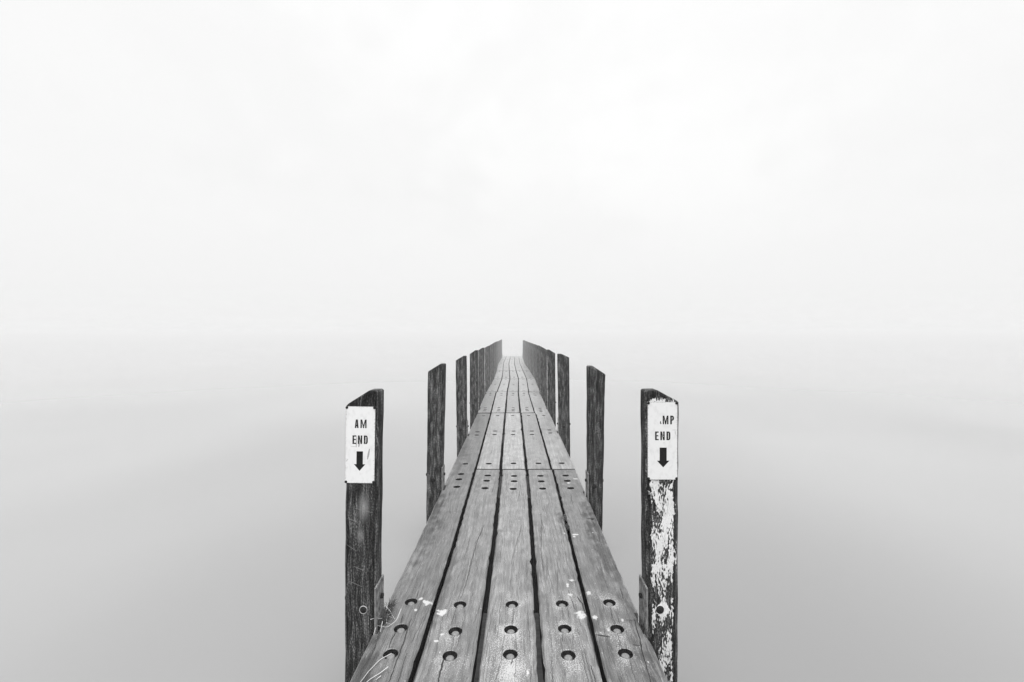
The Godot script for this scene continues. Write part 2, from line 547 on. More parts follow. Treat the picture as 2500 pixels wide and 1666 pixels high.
# holes: [x, distance, radius, depth, chipped]
func plank_mesh(n: int, near: float, far: float, holes: Array, sd: int, plates: Array, rise: float) -> ArrayMesh:
	var thick := 0.075
	var bev := 0.006
	var length := far - near
	var cuts := [near, far, near + 0.012, far - 0.012]
	var step := 0.05 if near < 4.0 else 0.14
	for i in range(1, int(length / step)):
		cuts.append(near + length * i / int(length / step))
	for o in holes:
		cuts = cuts.filter(func(c): return absf(c - o[1]) > o[2] + 0.012 or c == near or c == far)
		cuts.append(o[1] - o[2] - 0.009)
		cuts.append(o[1] + o[2] + 0.009)
	var notches := []
	for c in plates:
		var lo: float = c - 0.070
		var hi: float = c + 0.070
		for o in holes:
			if absf(lo - o[1]) < o[2] + 0.0095:
				lo = o[1] - o[2] - 0.009
			if absf(hi - o[1]) < o[2] + 0.0095:
				hi = o[1] + o[2] + 0.009
		if lo > near + 0.02 and hi < far - 0.02:
			notches.append(V(lo, hi))
			cuts.append_array([lo - 0.002, lo, hi, hi + 0.002])
	cuts.sort()
	jitter.seed = sd
	jitter.frequency = 6.0
	jitter.fractal_octaves = 3
	var lean := jitter.get_noise_1d(500.0) * 0.006
	var lift := jitter.get_noise_1d(800.0) * 0.002 + rise
	var rows := []
	for d in cuts:
		var e: float = clampf(d, near + 0.002, far - 0.002)
		var l := edge_at(n, e) + gap_half[n - 1]
		var r := edge_at(n + 1, e) - gap_half[n]
		var b := bev
		l += jitter.get_noise_2d(d, 0) * 0.004 + maxf(0.0, jitter.get_noise_2d(d * 2.0, 31) - 0.28) * 0.02
		r -= jitter.get_noise_2d(d, 50) * 0.004 + maxf(0.0, jitter.get_noise_2d(d * 2.0, 77) - 0.28) * 0.02
		for c in notches:
			if d > c.x - 0.0005 and d < c.y + 0.0005:
				if n == 1:
					l = edge_at(1, e) + 0.020
				else:
					r = edge_at(6, e) - 0.016
		var low := 0.0
		if d - near < 0.006 or far - d < 0.006:
			low = 0.004
		var y0 := lift - lean - low
		var y1 := lift + lean - low
		var z: float = -d
		rows.append([Vector3(l, y0 - thick, z), Vector3(l, y0 - b, z), Vector3(l + b, y0, z), Vector3(r - b, y1, z), Vector3(r, y1 - b, z), Vector3(r, y1 - thick, z)])
	var mid_l := edge_at(n, (near + far) / 2) + gap_half[n - 1]
	var wid := edge_at(n + 1, (near + far) / 2) - gap_half[n] - mid_l
	var uv := func(p: Vector3) -> Vector2:
		var l0: float = edge_at(n, clampf(-p.z, near + 0.002, far - 0.002)) + gap_half[n - 1]
		return V((p.x - l0) / wid + minf(0.0, p.y + 0.012) * 2.0, (far + p.z) / length)
	var st := begin()
	var dirt := begin()  # dirty hole walls, plus gap sides and ends blackened as painted shade
	for i in rows.size() - 1:
		var a: Array = rows[i]
		var b: Array = rows[i + 1]
		var hole = null
		for o in holes:
			if absf(-(a[2].z + b[2].z) / 2.0 - o[1]) < 0.004:
				hole = o
		for k in 5:
			var p := [a[k], a[k + 1], b[k + 1], b[k]]
			var out: Vector3 = [Vector3.LEFT, Vector3(-1, 1, 0), Vector3.UP, Vector3(1, 1, 0), Vector3.RIGHT][k]
			if k == 2 and hole != null:
				continue
			var damp_and_shade: bool = (k == 0 and n > 1) or (k == 4 and n < 5)  # plank sides in the gaps: shade put into the colour
			quad(dirt if damp_and_shade else st, p, p.map(uv), out)
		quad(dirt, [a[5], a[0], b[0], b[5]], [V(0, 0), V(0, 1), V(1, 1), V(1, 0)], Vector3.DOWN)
		if hole == null:
			continue
		var cell := [a[2], a[3], b[3], b[2]]
		var c := Vector3(hole[0], lerpf(a[2].y, a[3].y, (hole[0] - a[2].x) / (a[3].x - a[2].x)), -hole[1])
		var angles := []
		for k in 28:
			angles.append(-PI + TAU * (k + 0.5) / 28)
		for q in cell:
			angles.append(atan2(q.z - c.z, q.x - c.x))
		angles.sort()
		var inner := []
		var outer := []
		for t in angles:
			var dir := V(cos(t), sin(t))
			var best := 1e9
			for k in 4:
				var p0 := V(cell[k].x - c.x, cell[k].z - c.z)
				var p1 := V(cell[(k + 1) % 4].x - c.x, cell[(k + 1) % 4].z - c.z)
				var e := p1 - p0
				var det := dir.x * -e.y + dir.y * e.x
				if absf(det) < 1e-9:
					continue
				var s := (p0.x * -e.y + p0.y * e.x) / det
				var f := (dir.x * p0.y - dir.y * p0.x) / det
				if s > 0.0 and f > -1e-4 and f < 1.0001:
					best = minf(best, s)
			var rad: float = hole[2]
			if hole[4]:
				rad *= 0.62 + 0.34 * sin(t * 2.0 + 0.9) + 0.12 * sin(t * 5.0 + 2.0)
			else:
				rad *= 1.0 + 0.035 * jitter.get_noise_2d(t * 0.4, hole[1] * 9.0 + hole[0] * 40.0)
			var slope: float = (a[3].y - a[2].y) / (a[3].x - a[2].x)
			inner.append(c + Vector3(dir.x * rad, dir.x * rad * slope, dir.y * rad))
			outer.append(c + Vector3(dir.x * best, dir.x * best * slope, dir.y * best))
		var deep: float = hole[3]
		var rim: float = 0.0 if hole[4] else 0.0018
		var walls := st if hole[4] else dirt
		for k in angles.size():
			var j := (k + 1) % angles.size()
			var p := [outer[k], outer[j], c + (inner[j] - c) * (1.0 + rim / 0.031), c + (inner[k] - c) * (1.0 + rim / 0.031)]
			quad(st, p, p.map(uv), Vector3.UP)
			var i0: Vector3 = inner[k] + Vector3.DOWN * rim
			var i1: Vector3 = inner[j] + Vector3.DOWN * rim
			if rim > 0.0:
				p = [p[3], p[2], i1, i0]
				quad(st, p, p.map(uv), Vector3.UP)
			var taper := 0.75 if hole[4] else 0.97
			var f0: Vector3 = c + (inner[k] - c) * taper + Vector3.DOWN * deep
			var f1: Vector3 = c + (inner[j] - c) * taper + Vector3.DOWN * deep
			p = [i0, i1, f1, f0]
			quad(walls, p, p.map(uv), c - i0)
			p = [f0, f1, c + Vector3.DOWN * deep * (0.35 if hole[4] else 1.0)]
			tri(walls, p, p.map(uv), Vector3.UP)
	for e in [rows[0], rows[-1]]:
		var out := Vector3(0, 0, 1 if e == rows[0] else -1)
		var p := [e[0], e[1], e[4], e[5]]
		quad(dirt, p, [V(0, 0.97), V(0, 1), V(1, 1), V(1, 0.97)], out)
		quad(st, [e[1], e[2], e[3], e[4]], [V(0, 0.97), V(0, 1), V(1, 1), V(1, 0.97)], out)
	var mesh := done(st)
	done(dirt, mesh)
	return mesh


# ---------------------------------------------------------------- posts
# left and right x of the front face at deck height and at the top, near distance, depth, top heights at left, crease and right, x of the crease
func post_mesh(xl: float, xr: float, tl: float, tr: float, depth: float, yl: float, yc: float, yr: float, xc: float, sd: int) -> ArrayMesh:
	jitter.seed = sd
	jitter.frequency = 4.0
	jitter.fractal_octaves = 2
	var b := 0.009
	var foot := -1.25
	var w := tr - tl
	var us := [b / w, 0.28, clampf((xc - tl) / w, 0.12, 0.88), 0.72, 1.0 - b / w]
	us.sort()
	var ring := []          # [share of the width, share of the depth]
	ring.append(V(0.0, b / depth))
	for u in us:
		ring.append(V(u, 0.0))
	ring.append(V(1.0, b / depth))
	ring.append(V(1.0, 1.0 - b / depth))
	for i in us.size():
		ring.append(V(us[us.size() - 1 - i], 1.0))
	ring.append(V(0.0, 1.0 - b / depth))
	var uc := (xc - tl) / w
	var top_y := func(u: float) -> float:
		return lerpf(yl, yc, clampf(u / uc, 0, 1)) if u < uc else lerpf(yc, yr, clampf((u - uc) / (1.0 - uc), 0, 1))
	var at := func(q: Vector2, y: float, inset: float) -> Vector3:
		var f := y / 1.1
		var l := lerpf(xl, tl, f) + inset
		var r := lerpf(xr, tr, f) - inset
		var wear := 1.0 if q.y < 0.5 else -1.0
		var z := -depth * q.y + inset * (0.5 - q.y) * -2.0
		var n := jitter.get_noise_3d(q.x * 0.4, y, q.y * 0.3) * 0.003
		return Vector3(lerpf(l, r, q.x) + (n if q.x > 0.9 else -n if q.x < 0.1 else 0.0), y, z + n * wear)
	var heights := [foot, -0.6, -0.3]
	for i in 22:
		heights.append(-0.24 + i * 0.06)
	var st := begin()
	var sides := begin()
	var m := ring.size()
	var rows := []
	for h in heights.size() + 1:
		var row := []
		for q in ring:
			var ty: float = top_y.call(q.x) - 0.007
			var y: float = ty if h == heights.size() else heights[h]
			row.append(at.call(q, minf(y, ty), 0.0))
		rows.append(row)
	var crown := []
	for q in ring:
		crown.append(at.call(q, top_y.call(q.x), 0.006))
	rows.append(crown)
	for h in rows.size() - 1:
		for k in m:
			var j := (k + 1) % m
			var p := [rows[h][k], rows[h][j], rows[h + 1][j], rows[h + 1][k]]
			if p[0].distance_to(p[3]) < 1e-6 and p[1].distance_to(p[2]) < 1e-6:
				continue
			var front := k >= 1 and k < us.size()
			var uv := []
			for e in 4:
				var q: Vector2 = ring[[k, j, j, k][e]]
				uv.append(V(q.x if front else 0.1 + q.x * 0.25 + q.y * 0.55, (1.15 - p[e].y) / 1.5))
			var out: Vector3 = (p[0] + p[1]) / 2.0 - (rows[h][0] + rows[h][m / 2]) / 2.0
			out.y = 0.02
			quad(st if front else sides, p, uv, out)
	for k in range(0, us.size() + 1):
		var p := [crown[k], crown[k + 1], crown[m - 2 - k], crown[m - 1 - k]]
		quad(sides, p, p.map(func(v): return V(0.2 - v.z * 4.0, 0.2 + (v.x - tl) * 0.8)), Vector3.UP)
	return done(sides, done(st))


func _ready() -> void:
	# ---- camera
	var cam := Camera3D.new()
	cam.name = "camera"
	add_child(cam)
	cam.position = Vector3(0, 1.4, 0)
	cam.near = 0.05
	cam.far = 6000.0
	cam.projection = Camera3D.PROJECTION_FRUSTUM     # a level 16 mm lens, shifted a little
	cam.size = 1666.0 / 1111.0 * 0.05
	cam.frustum_offset = Vector2(-10.5, -15.0) / 1111.0 * 0.05
	cam.current = true
	# ---- sky, exposure, haze
	var we := WorldEnvironment.new()
	we.name = "world_environment"
	add_child(we)
	var env := Environment.new()
	we.environment = env
	env.background_mode = Environment.BG_SKY
	env.sky = Sky.new()
	var pano := PanoramaSkyMaterial.new()
	pano.panorama = overcast()
	env.sky.sky_material = pano
	env.tonemap_mode = Environment.TONE_MAPPER_LINEAR
	env.tonemap_exposure = 3.6
	env.sdfgi_enabled = true
	env.ssao_enabled = true
	env.ssil_enabled = true
	env.fog_enabled = true
	env.fog_density = 0.0035
	env.volumetric_fog_enabled = true     # lets the mist bank be drawn
	env.volumetric_fog_density = 0.0
	env.fog_light_color = Color(1, 1, 1)
	# ---- the sun behind thick cloud
	var sun := DirectionalLight3D.new()
	sun.name = "sun"
	add_child(sun)
	sun.light_energy = 0.5
	sun.light_color = Color(1, 1, 1)
	sun.light_angular_distance = 60.0
	sun.rotation_degrees = Vector3(-66, 12, 0)
	sun.shadow_enabled = true

	lut.resize(4096)
	for i in 4096:
		var v := i / 4095.0
		lut[i] = int(round(255.0 * Color(v, v, v).linear_to_srgb().r))
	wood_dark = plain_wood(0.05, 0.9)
	dirt_and_shade = mottled(0.016, 0.8, 0.9, 0.0, 41)  # dirt in the holes; on gap sides, ends and joists painted shade
	bolt_metal = mottled(0.17, 1.5, 0.6, 0.15, 51)
	black_iron = mottled(0.018, 0.9, 0.6, 0.2, 61)
	plate_metal = mottled(0.17, 1.9, 0.6, 0.2, 71)
	bolt_mesh = lathe([V(0.0, 0.0165), V(0.009, 0.0163), V(0.0145, 0.0152), V(0.0178, 0.0120), V(0.0185, 0.0)], 20)

	# ---- lake
	var water := MeshInstance3D.new()
	water.name = "water"
	water.mesh = lake_sheet()
	water.position = Vector3(0, -0.55, 0)
	var wet := StandardMaterial3D.new()
	wet.albedo_color = Color(0.194, 0.194, 0.194).linear_to_srgb()
	wet.roughness = 0.30
	wet.metallic_specular = 0.5
	var ripple := NoiseTexture2D.new()
	ripple.width = 512
	ripple.height = 512
	ripple.seamless = true
	var waves := FastNoiseLite.new()
	waves.seed = 3
	waves.frequency = 0.033
	waves.fractal_octaves = 2
	ripple.noise = waves
	wet.clearcoat_enabled = true
	wet.clearcoat = 1.0
	wet.clearcoat_roughness = 0.06
	wet.heightmap_enabled = true
	wet.heightmap_texture = ripple
	wet.heightmap_scale = 0.02
	wet.uv1_scale = Vector3(1600, 1600, 1)
	wet.vertex_color_use_as_albedo = true
	water.material_override = wet
	add_child(water)
	water.set_meta("kind", "structure")
	water.set_meta("label", "smooth pale grey lake water fading into the mist")

	# a low bank of mist lying on the lake from nine metres out
	var bank := FogVolume.new()
	bank.name = "mist_bank"
	bank.shape = RenderingServer.FOG_VOLUME_SHAPE_BOX
	bank.size = Vector3(3000, 2.85, 1560)
	bank.position = Vector3(0, -0.5 + 1.425, -9.0 - 780.0)
	var mist := FogMaterial.new()
	mist.density = 0.016
	mist.albedo = Color(0.975, 0.975, 0.975)
	bank.material = mist
	bank.set_meta("kind", "stuff")
	bank.set_meta("label", "low white mist lying over the lake around the far end of the jetty")
	bank.set_meta("category", "mist")
	add_child(bank)

	build_deck()
	build_posts()
	build_signs()
	build_plants()


# the lake as one sheet, finer near the jetty; broad patches of slightly different grey in it
func lake_sheet() -> ArrayMesh:
	var grey_noise := FastNoiseLite.new()
	grey_noise.seed = 1205
	grey_noise.frequency = 0.16
	grey_noise.fractal_octaves = 2
	var n := 160
	var v := PackedVector3Array()
	var nn := PackedVector3Array()
	var uv := PackedVector2Array()
	var c := PackedColorArray()
	var ix := PackedInt32Array()
	for j in n + 1:
		for i in n + 1:
			var a := V(i, j) / n * 2.0 - V(1, 1)
			var p := V(signf(a.x) * pow(absf(a.x), 4.0), signf(a.y) * pow(absf(a.y), 4.0)) * 1570.0 + a * 30.0
			v.append(Vector3(p.x, 0, p.y))
			nn.append(Vector3.UP)
			uv.append(p / 3200.0)
			var g := 0.89 + 0.21 * grey_noise.get_noise_2d(p.x, p.y * 0.6)
			c.append(Color(g, g, g))
			if i < n and j < n:
				var k := j * (n + 1) + i
				ix.append_array([k, k + 1, k + n + 1, k + 1, k + n + 2, k + n + 1])
	var arrays := []
	arrays.resize(Mesh.ARRAY_MAX)
	arrays[Mesh.ARRAY_VERTEX] = v
	arrays[Mesh.ARRAY_NORMAL] = nn
	arrays[Mesh.ARRAY_TEX_UV] = uv
	arrays[Mesh.ARRAY_COLOR] = c
	arrays[Mesh.ARRAY_INDEX] = ix
	var m := ArrayMesh.new()
	m.add_surface_from_arrays(Mesh.PRIMITIVE_TRIANGLES, arrays)
	return m


# an even overcast: brighter upwards, with faint patches of thinner cloud
func overcast() -> ImageTexture:
	var w := 512
	var h := 256
	var n := FastNoiseLite.new()
	n.seed = 8
	n.frequency = 1.5
	n.fractal_octaves = 3
	n.domain_warp_enabled = true
	n.domain_warp_amplitude = 0.5
	n.domain_warp_frequency = 1.2
	var im := Image.create(w, h, false, Image.FORMAT_RGBF)
	for y in h:
		var el := PI * (0.5 - (y + 0.5) / h)
		for x in w:
			var a := TAU * (x + 0.5) / w
			var up := maxf(el, 0.0)
			var v := 0.2385 + 0.027 * (1.0 - exp(-up / 0.22)) + 0.018 * sin(up)
			var p := Vector3(-cos(el) * cos(a), sin(el) * 1.6, cos(el) * sin(a))
			v *= 1.0 + 0.06 * n.get_noise_3dv(p) * smoothstep(0.05, 0.35, up)
			im.set_pixel(x, y, Color(v, v, v))
	return ImageTexture.create_from_image(im)


func build_deck() -> void:
	var jetty := thing("wooden_jetty", "long narrow jetty of five grey planks abreast running straight out over the lake", "jetty")
	var ends := [
		[-2.5, 1.15, 8.135, 11.11, 14.35, 17.45, 21.0, 25.5, 29.6],
		[-2.5, 1.15, 4.742, 8.135, 11.11, 14.35, 17.45, 20.8, 25.5, 29.6],
		[-2.5, 1.15, 4.742, 8.135, 11.11, 14.35, 17.45, 21.7, 25.5, 29.6],
		[-2.5, 1.15, 4.742, 8.135, 11.11, 14.35, 17.45, 21.7, 25.5, 29.6],
		[-2.5, 1.15, 4.742, 8.0, 11.11, 14.35, 17.45, 21.7, 25.5, 29.6]]
	ends[4].erase(8.0)
	# distances of the rows of bolts, plank by plank for the two nearest beams
	var rows := [
		[1.997, 2.172, 2.387, 4.194, 4.412, 4.580, 4.943, 6.36, 6.57],
		[1.986, 2.150, 2.362, 4.157, 4.370, 4.532, 4.930, 6.37, 6.60],
		[1.995, 2.162, 2.365, 4.138, 4.354, 4.516, 4.943, 6.37, 6.60],
		[1.989, 2.168, 2.370, 4.145, 4.350, 4.520, 4.943, 6.37, 6.60],
		[2.000, 2.167, 2.380, 4.157, 4.365, 4.532, 4.950, 6.475, 6.68]]
	var far_rows := [-0.05, 0.12, 0.96, 7.87, 8.31, 8.45, 8.65, 10.45, 10.69, 10.84, 11.24, 12.58, 12.78, 14.08, 14.58, 14.75, 14.92, 16.95, 17.12, 17.27, 17.62, 19.2, 19.4, 21.45, 21.95, 22.1, 22.25, 23.5, 23.7, 25.05, 25.2, 25.35, 25.7, 27.8, 28.0]
	var dust := [0.0, 0.35, 1.0, 0.75, 0.5]
	var cracks := [
		[[3, V(-0.519,2.243), V(-0.516,2.160), V(-0.513,2.058), V(-0.513,1.978), V(-0.515,1.70)], [2, V(-0.535,2.490), V(-0.529,2.412)], [2, V(-0.567,2.277), V(-0.562,2.207)], [2, V(-0.570,2.141), V(-0.572,2.104), V(-0.571,2.034)], [1, V(-0.483,2.000), V(-0.476,1.80)], [1, V(-0.626,3.826), V(-0.620,3.618)], [1, V(-0.638,3.600), V(-0.592,3.308)], [1, V(-0.588,4.037), V(-0.569,3.787)]],
		[[2, V(-0.245,3.332), V(-0.272,3.000), V(-0.282,2.648), V(-0.294,2.412)], [1, V(-0.307,2.333), V(-0.314,2.243), V(-0.319,2.187)], [1, V(-0.255,2.268), V(-0.263,2.126), V(-0.271,2.017)], [4, V(-0.312,1.968), V(-0.315,1.934), V(-0.318,1.80)], [2, V(-0.238,3.353), V(-0.254,3.192), V(-0.277,3.046)], [2, V(-0.211,4.152), V(-0.221,4.037)], [2, V(-0.346,4.624), V(-0.398,4.469)]],
		[[1, V(0.042,3.345), V(-0.004,3.000), V(-0.032,2.775)], [2, V(0.035,4.105), V(0.024,3.887)], [1, V(0.041,3.345), V(0.014,3.046)], [1, V(-0.028,4.117), V(-0.031,3.972)], [2, V(-0.014,1.968), V(-0.020,1.93)]],
		[[5, V(0.326,2.431), V(0.345,2.365), V(0.346,2.315), V(0.361,2.260)], [2, V(0.286,2.490), V(0.291,2.421), V(0.300,2.311)], [2, V(0.265,2.342), V(0.261,2.243)], [2, V(0.215,2.126), V(0.210,2.075)], [3, V(0.316,1.924), V(0.324,1.80)], [2, V(0.189,3.481), V(0.188,3.338), V(0.175,3.220)], [1, V(0.284,3.867), V(0.247,3.654)], [1, V(0.190,4.152), V(0.178,3.972)], [2, V(0.180,3.345), V(0.167,3.000)], [1, V(0.263,2.873), V(0.224,2.486)]],
		[[3, V(0.580,2.501), V(0.572,2.407)], [2, V(0.490,2.356), V(0.473,2.227)], [2, V(0.508,2.243), V(0.501,2.203)], [3, V(0.588,2.243), V(0.579,2.152), V(0.572,2.075), V(0.560,1.997), V(0.546,1.80)], [2, V(0.374,2.126), V(0.437,2.109)], [2, V(0.531,2.054), V(0.564,2.047)], [1, V(0.453,4.653), V(0.415,4.224)], [2, V(0.514,4.683), V(0.583,4.624)], [2, V(0.477,3.993), V(0.481,3.908), V(0.452,3.787)]]]
	var blots := [
		[[V(-0.467,2.379), 0.030, 0.029], [V(-0.505,2.414), 0.012, 0.013], [V(-0.513,2.315), 0.014, 0.010]],
		[[V(-0.376,2.294), 0.029, 0.030], [V(-0.370,2.079), 0.011, 0.008], [V(-0.349,2.126), 0.012, 0.010]],
		[[V(0.050,1.886), 0.007, 0.023]],
		[[V(0.293,2.448), 0.015, 0.019], [V(0.326,2.270), 0.031, 0.033], [V(0.286,2.548), 0.009, 0.028], [V(0.318,2.594), 0.016, 0.017], [V(0.343,3.207), 0.009, 0.013]],
		[[V(0.394,2.468), 0.018, 0.023], [V(0.392,2.256), 0.016, 0.023], [V(0.526,2.233), 0.008, 0.010], [V(0.570,1.946), 0.005, 0.007], [V(0.415,3.189), 0.026, 0.013], [V(0.403,3.161), 0.011, 0.013], [V(0.440,2.156), 0.010, 0.012], [V(0.585,4.42), 0.03, 0.02], [V(0.50,4.30), 0.02, 0.02]]]
	var damps_and_shade := [  # outer planks: shade by the posts painted dark; inner planks: wet stains
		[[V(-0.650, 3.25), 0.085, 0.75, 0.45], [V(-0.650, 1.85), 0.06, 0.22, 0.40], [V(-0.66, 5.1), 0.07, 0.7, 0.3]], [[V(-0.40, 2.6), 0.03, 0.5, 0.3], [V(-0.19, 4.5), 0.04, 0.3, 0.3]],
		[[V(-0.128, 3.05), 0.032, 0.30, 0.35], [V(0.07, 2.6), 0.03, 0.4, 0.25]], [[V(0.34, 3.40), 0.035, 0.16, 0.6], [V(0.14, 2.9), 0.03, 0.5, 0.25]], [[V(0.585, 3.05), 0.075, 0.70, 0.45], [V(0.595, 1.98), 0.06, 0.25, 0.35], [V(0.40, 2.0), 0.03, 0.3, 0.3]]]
	var shared := []
	for i in 5:
		shared.append(plank_look(192, 1024, 0.24, 3.2, 300 + i * 17, 0.152 + 0.022 * ((i * 2) % 3), [], [], [], 70, []))
	for i in 13:
		left_plates.append(post_spots[i * 2][1] + 0.04)
		right_plates.append(post_spots[i * 2 + 1][1] + 0.04)
	var count := 0
	for n in range(1, 6):
		for s in ends[n - 1].size() - 1:
			var near: float = ends[n - 1][s] + NECK
			var far: float = ends[n - 1][s + 1] - NECK
			var own := []
			var mid := func(d: float) -> float: return (edge_at(n, d) + edge_at(n + 1, d)) / 2.0
			for d in rows[n - 1] + far_rows:
				if d > near + 0.05 and d < far - 0.05:
					own.append([mid.call(d) + 0.006 * sin(d * 37.0 + n * 5.0), d, 0.0325, 0.024 if d < 4.0 else 0.042, false])
			var plain := own.duplicate()
			if n == 5 and s == 1:
				own.append([0.563, 3.46, 0.034, 0.016, true])
			var look: Material
			if s == 1:
				var length := far - near
				var l0 := func(d: float) -> float: return edge_at(n, d) + gap_half[n - 1]
				var to := func(p: Vector2) -> Vector2: return V(p.x - l0.call(p.y), far - p.y)
				var hs := []
				for o in plain:
					var c: Vector2 = to.call(V(o[0], o[1]))
					hs.append([c.x, c.y, o[2], 0.085, dust[n - 1] * (1.0 if o[1] < 2.3 else 0.6 if o[1] < 2.5 else 0.3) + (0.5 if n == 5 and o[1] > 2.3 and o[1] < 2.5 else 0.0)])
				if n == 3:
					for d in [1.93, 1.86, 2.08]:
						var c: Vector2 = to.call(V(-0.03, d))
						hs.append([c.x, c.y, 0.0, 0.11, 1.0])
				var bs: Array = blots[n - 1].map(func(b): return [to.call(b[0]), b[1], b[2]])
				var cs := []
				for c in cracks[n - 1]:
					var q := [c[0]]
					for i in range(1, c.size()):
						q.append(to.call(c[i]))
					cs.append(q)
				look = plank_look(256, 2048 if n == 1 else 1536, 0.238, length, 100 + n * 13, [0.098, 0.116, 0.138, 0.124, 0.103][n - 1], hs, bs, cs, 150 if n == 1 else 95, damps_and_shade[n - 1].map(func(b): return [to.call(b[0]), b[1], b[2], b[3]]))
			else:
				look = shared[(count * 2 + n) % 5]
			var rise := 0.0 if near < 4.0 else 0.005 if near < 8.0 else 0.013 if near < 11.0 else 0.016 if near < 14.0 else 0.022 if near < 17.0 else 0.03
			var plates := []
			if n == 1:
				plates = left_plates
			elif n == 5:
				plates = right_plates
			var pl := obj("plank", plank_mesh(n, near, far, own, 900 + count, plates, rise), [look, dirt_and_shade], jetty)
			count += 1
			for o in plain:
				if o[1] < 13.0:
					obj("bolt", bolt_mesh, [bolt_metal], pl, Vector3(o[0], rise - o[3], -o[1]), Vector3(0.05 * sin(o[1] * 50.0), o[1] * 7.0, 0.06 * sin(o[0] * 90.0)))
	# beams under the rows of bolts and unseen joists added to black out the gaps
	var beams := [0.05, 2.18, 4.46, 6.5, 8.35, 10.75, 12.7, 14.65, 17.2, 19.3, 21.9, 23.6, 25.3, 27.9]
	var starts := []
	for d in beams:
		var l := edge_at(1, d) + 0.015
		var r := edge_at(6, d) - 0.015
		var wide := 0.62 if d in [4.46, 8.35, 10.75, 14.65, 17.2, 21.9, 25.3] else 0.5
		starts.append([d - wide / 2.0, d + wide / 2.0])
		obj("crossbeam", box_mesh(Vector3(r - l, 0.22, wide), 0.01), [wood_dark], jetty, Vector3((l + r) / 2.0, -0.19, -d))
	var from := -2.45
	for i in starts.size() + 1:
		var to: float = starts[i][0] - 0.004 if i < starts.size() else 29.5
		for k in range(2, 6):
			var a := V(edge_at(k, from), from)
			var b := V(edge_at(k, to), to)
			var turn := atan2(-(b.x - a.x), b.y - a.y)
			obj("added_joist", box_mesh(Vector3(0.09, 0.16, a.distance_to(b)), 0.006), [dirt_and_shade], jetty, Vector3((a.x + b.x) / 2.0, -0.164, -(a.y + b.y) / 2.0), Vector3(0, turn, 0))
		if i < starts.size():
			from = starts[i][1] + 0.004


# side, distance of the front face, inner x and outer x at the deck, inner x and outer x at the top, height at the inner edge and at the outer edge, x of the crease, depth
var post_spots := [
	[-1, 2.177, -0.674, -0.822, -0.660, -0.817, 1.132, 1.067, -0.705, 0.095], [1, 2.177, 0.625, 0.775, 0.618, 0.778, 1.133, 1.083, 0.678, 0.095],
	[-1, 4.128, -0.676, -0.816, -0.6506, -0.804, 1.136, 1.070, -0.688, 0.10], [1, 3.95, 0.627, 0.754, 0.6247, 0.776, 1.127, 1.060, 0.668, 0.11],
	[-1, 6.32, -0.690, -0.830, -0.697, -0.845, 1.107, 1.047, -0.733, 0.10], [1, 6.5, 0.610, 0.768, 0.594, 0.756, 1.128, 1.080, 0.645, 0.10],
	[-1, 8.5, -0.718, -0.868, -0.720, -0.870, 1.112, 1.046, -0.766, 0.10], [1, 8.6, 0.596, 0.745, 0.588, 0.735, 1.121, 1.056, 0.618, 0.10],
	[-1, 10.7, -0.751, -0.895, -0.750, -0.892, 1.095, 1.044, -0.800, 0.10], [1, 10.7, 0.580, 0.725, 0.577, 0.720, 1.109, 1.053, 0.612, 0.10],
	[-1, 12.8, -0.735, -0.882, -0.731, -0.880, 1.100, 1.052, -0.775, 0.10], [1, 12.8, 0.592, 0.740, 0.588, 0.737, 1.102, 1.056, 0.630, 0.10],
	[-1, 15.0, -0.730, -0.880, -0.735, -0.885, 1.104, 1.058, -0.780, 0.10], [1, 15.0, 0.592, 0.740, 0.590, 0.740, 1.103, 1.062, 0.630, 0.10],
	[-1, 17.1, -0.770, -0.915, -0.775, -0.920, 1.103, 1.058, -0.815, 0.10], [1, 17.1, 0.540, 0.690, 0.540, 0.690, 1.104, 1.056, 0.585, 0.10],
	[-1, 19.3, -0.812, -0.960, -0.815, -0.962, 1.100, 1.050, -0.860, 0.10], [1, 19.3, 0.490, 0.640, 0.492, 0.640, 1.090, 1.048, 0.535, 0.10],
	[-1, 21.4, -0.860, -1.005, -0.858, -1.005, 1.106, 1.055, -0.900, 0.10], [1, 21.4, 0.425, 0.575, 0.430, 0.578, 1.099, 1.052, 0.470, 0.10],
	[-1, 23.6, -0.870, -1.020, -0.868, -1.018, 1.098, 1.055, -0.915, 0.10], [1, 23.6, 0.405, 0.550, 0.402, 0.550, 1.103, 1.050, 0.450, 0.10],
	[-1, 25.7, -0.872, -1.020, -0.870, -1.020, 1.104, 1.050, -0.915, 0.10], [1, 25.7, 0.395, 0.545, 0.393, 0.543, 1.096, 1.052, 0.440, 0.10],
	[-1, 27.9, -0.868, -1.015, -0.864, -1.012, 1.102, 1.050, -0.910, 0.10], [1, 27.9, 0.386, 0.535, 0.386, 0.535, 1.090, 1.045, 0.430, 0.10]]


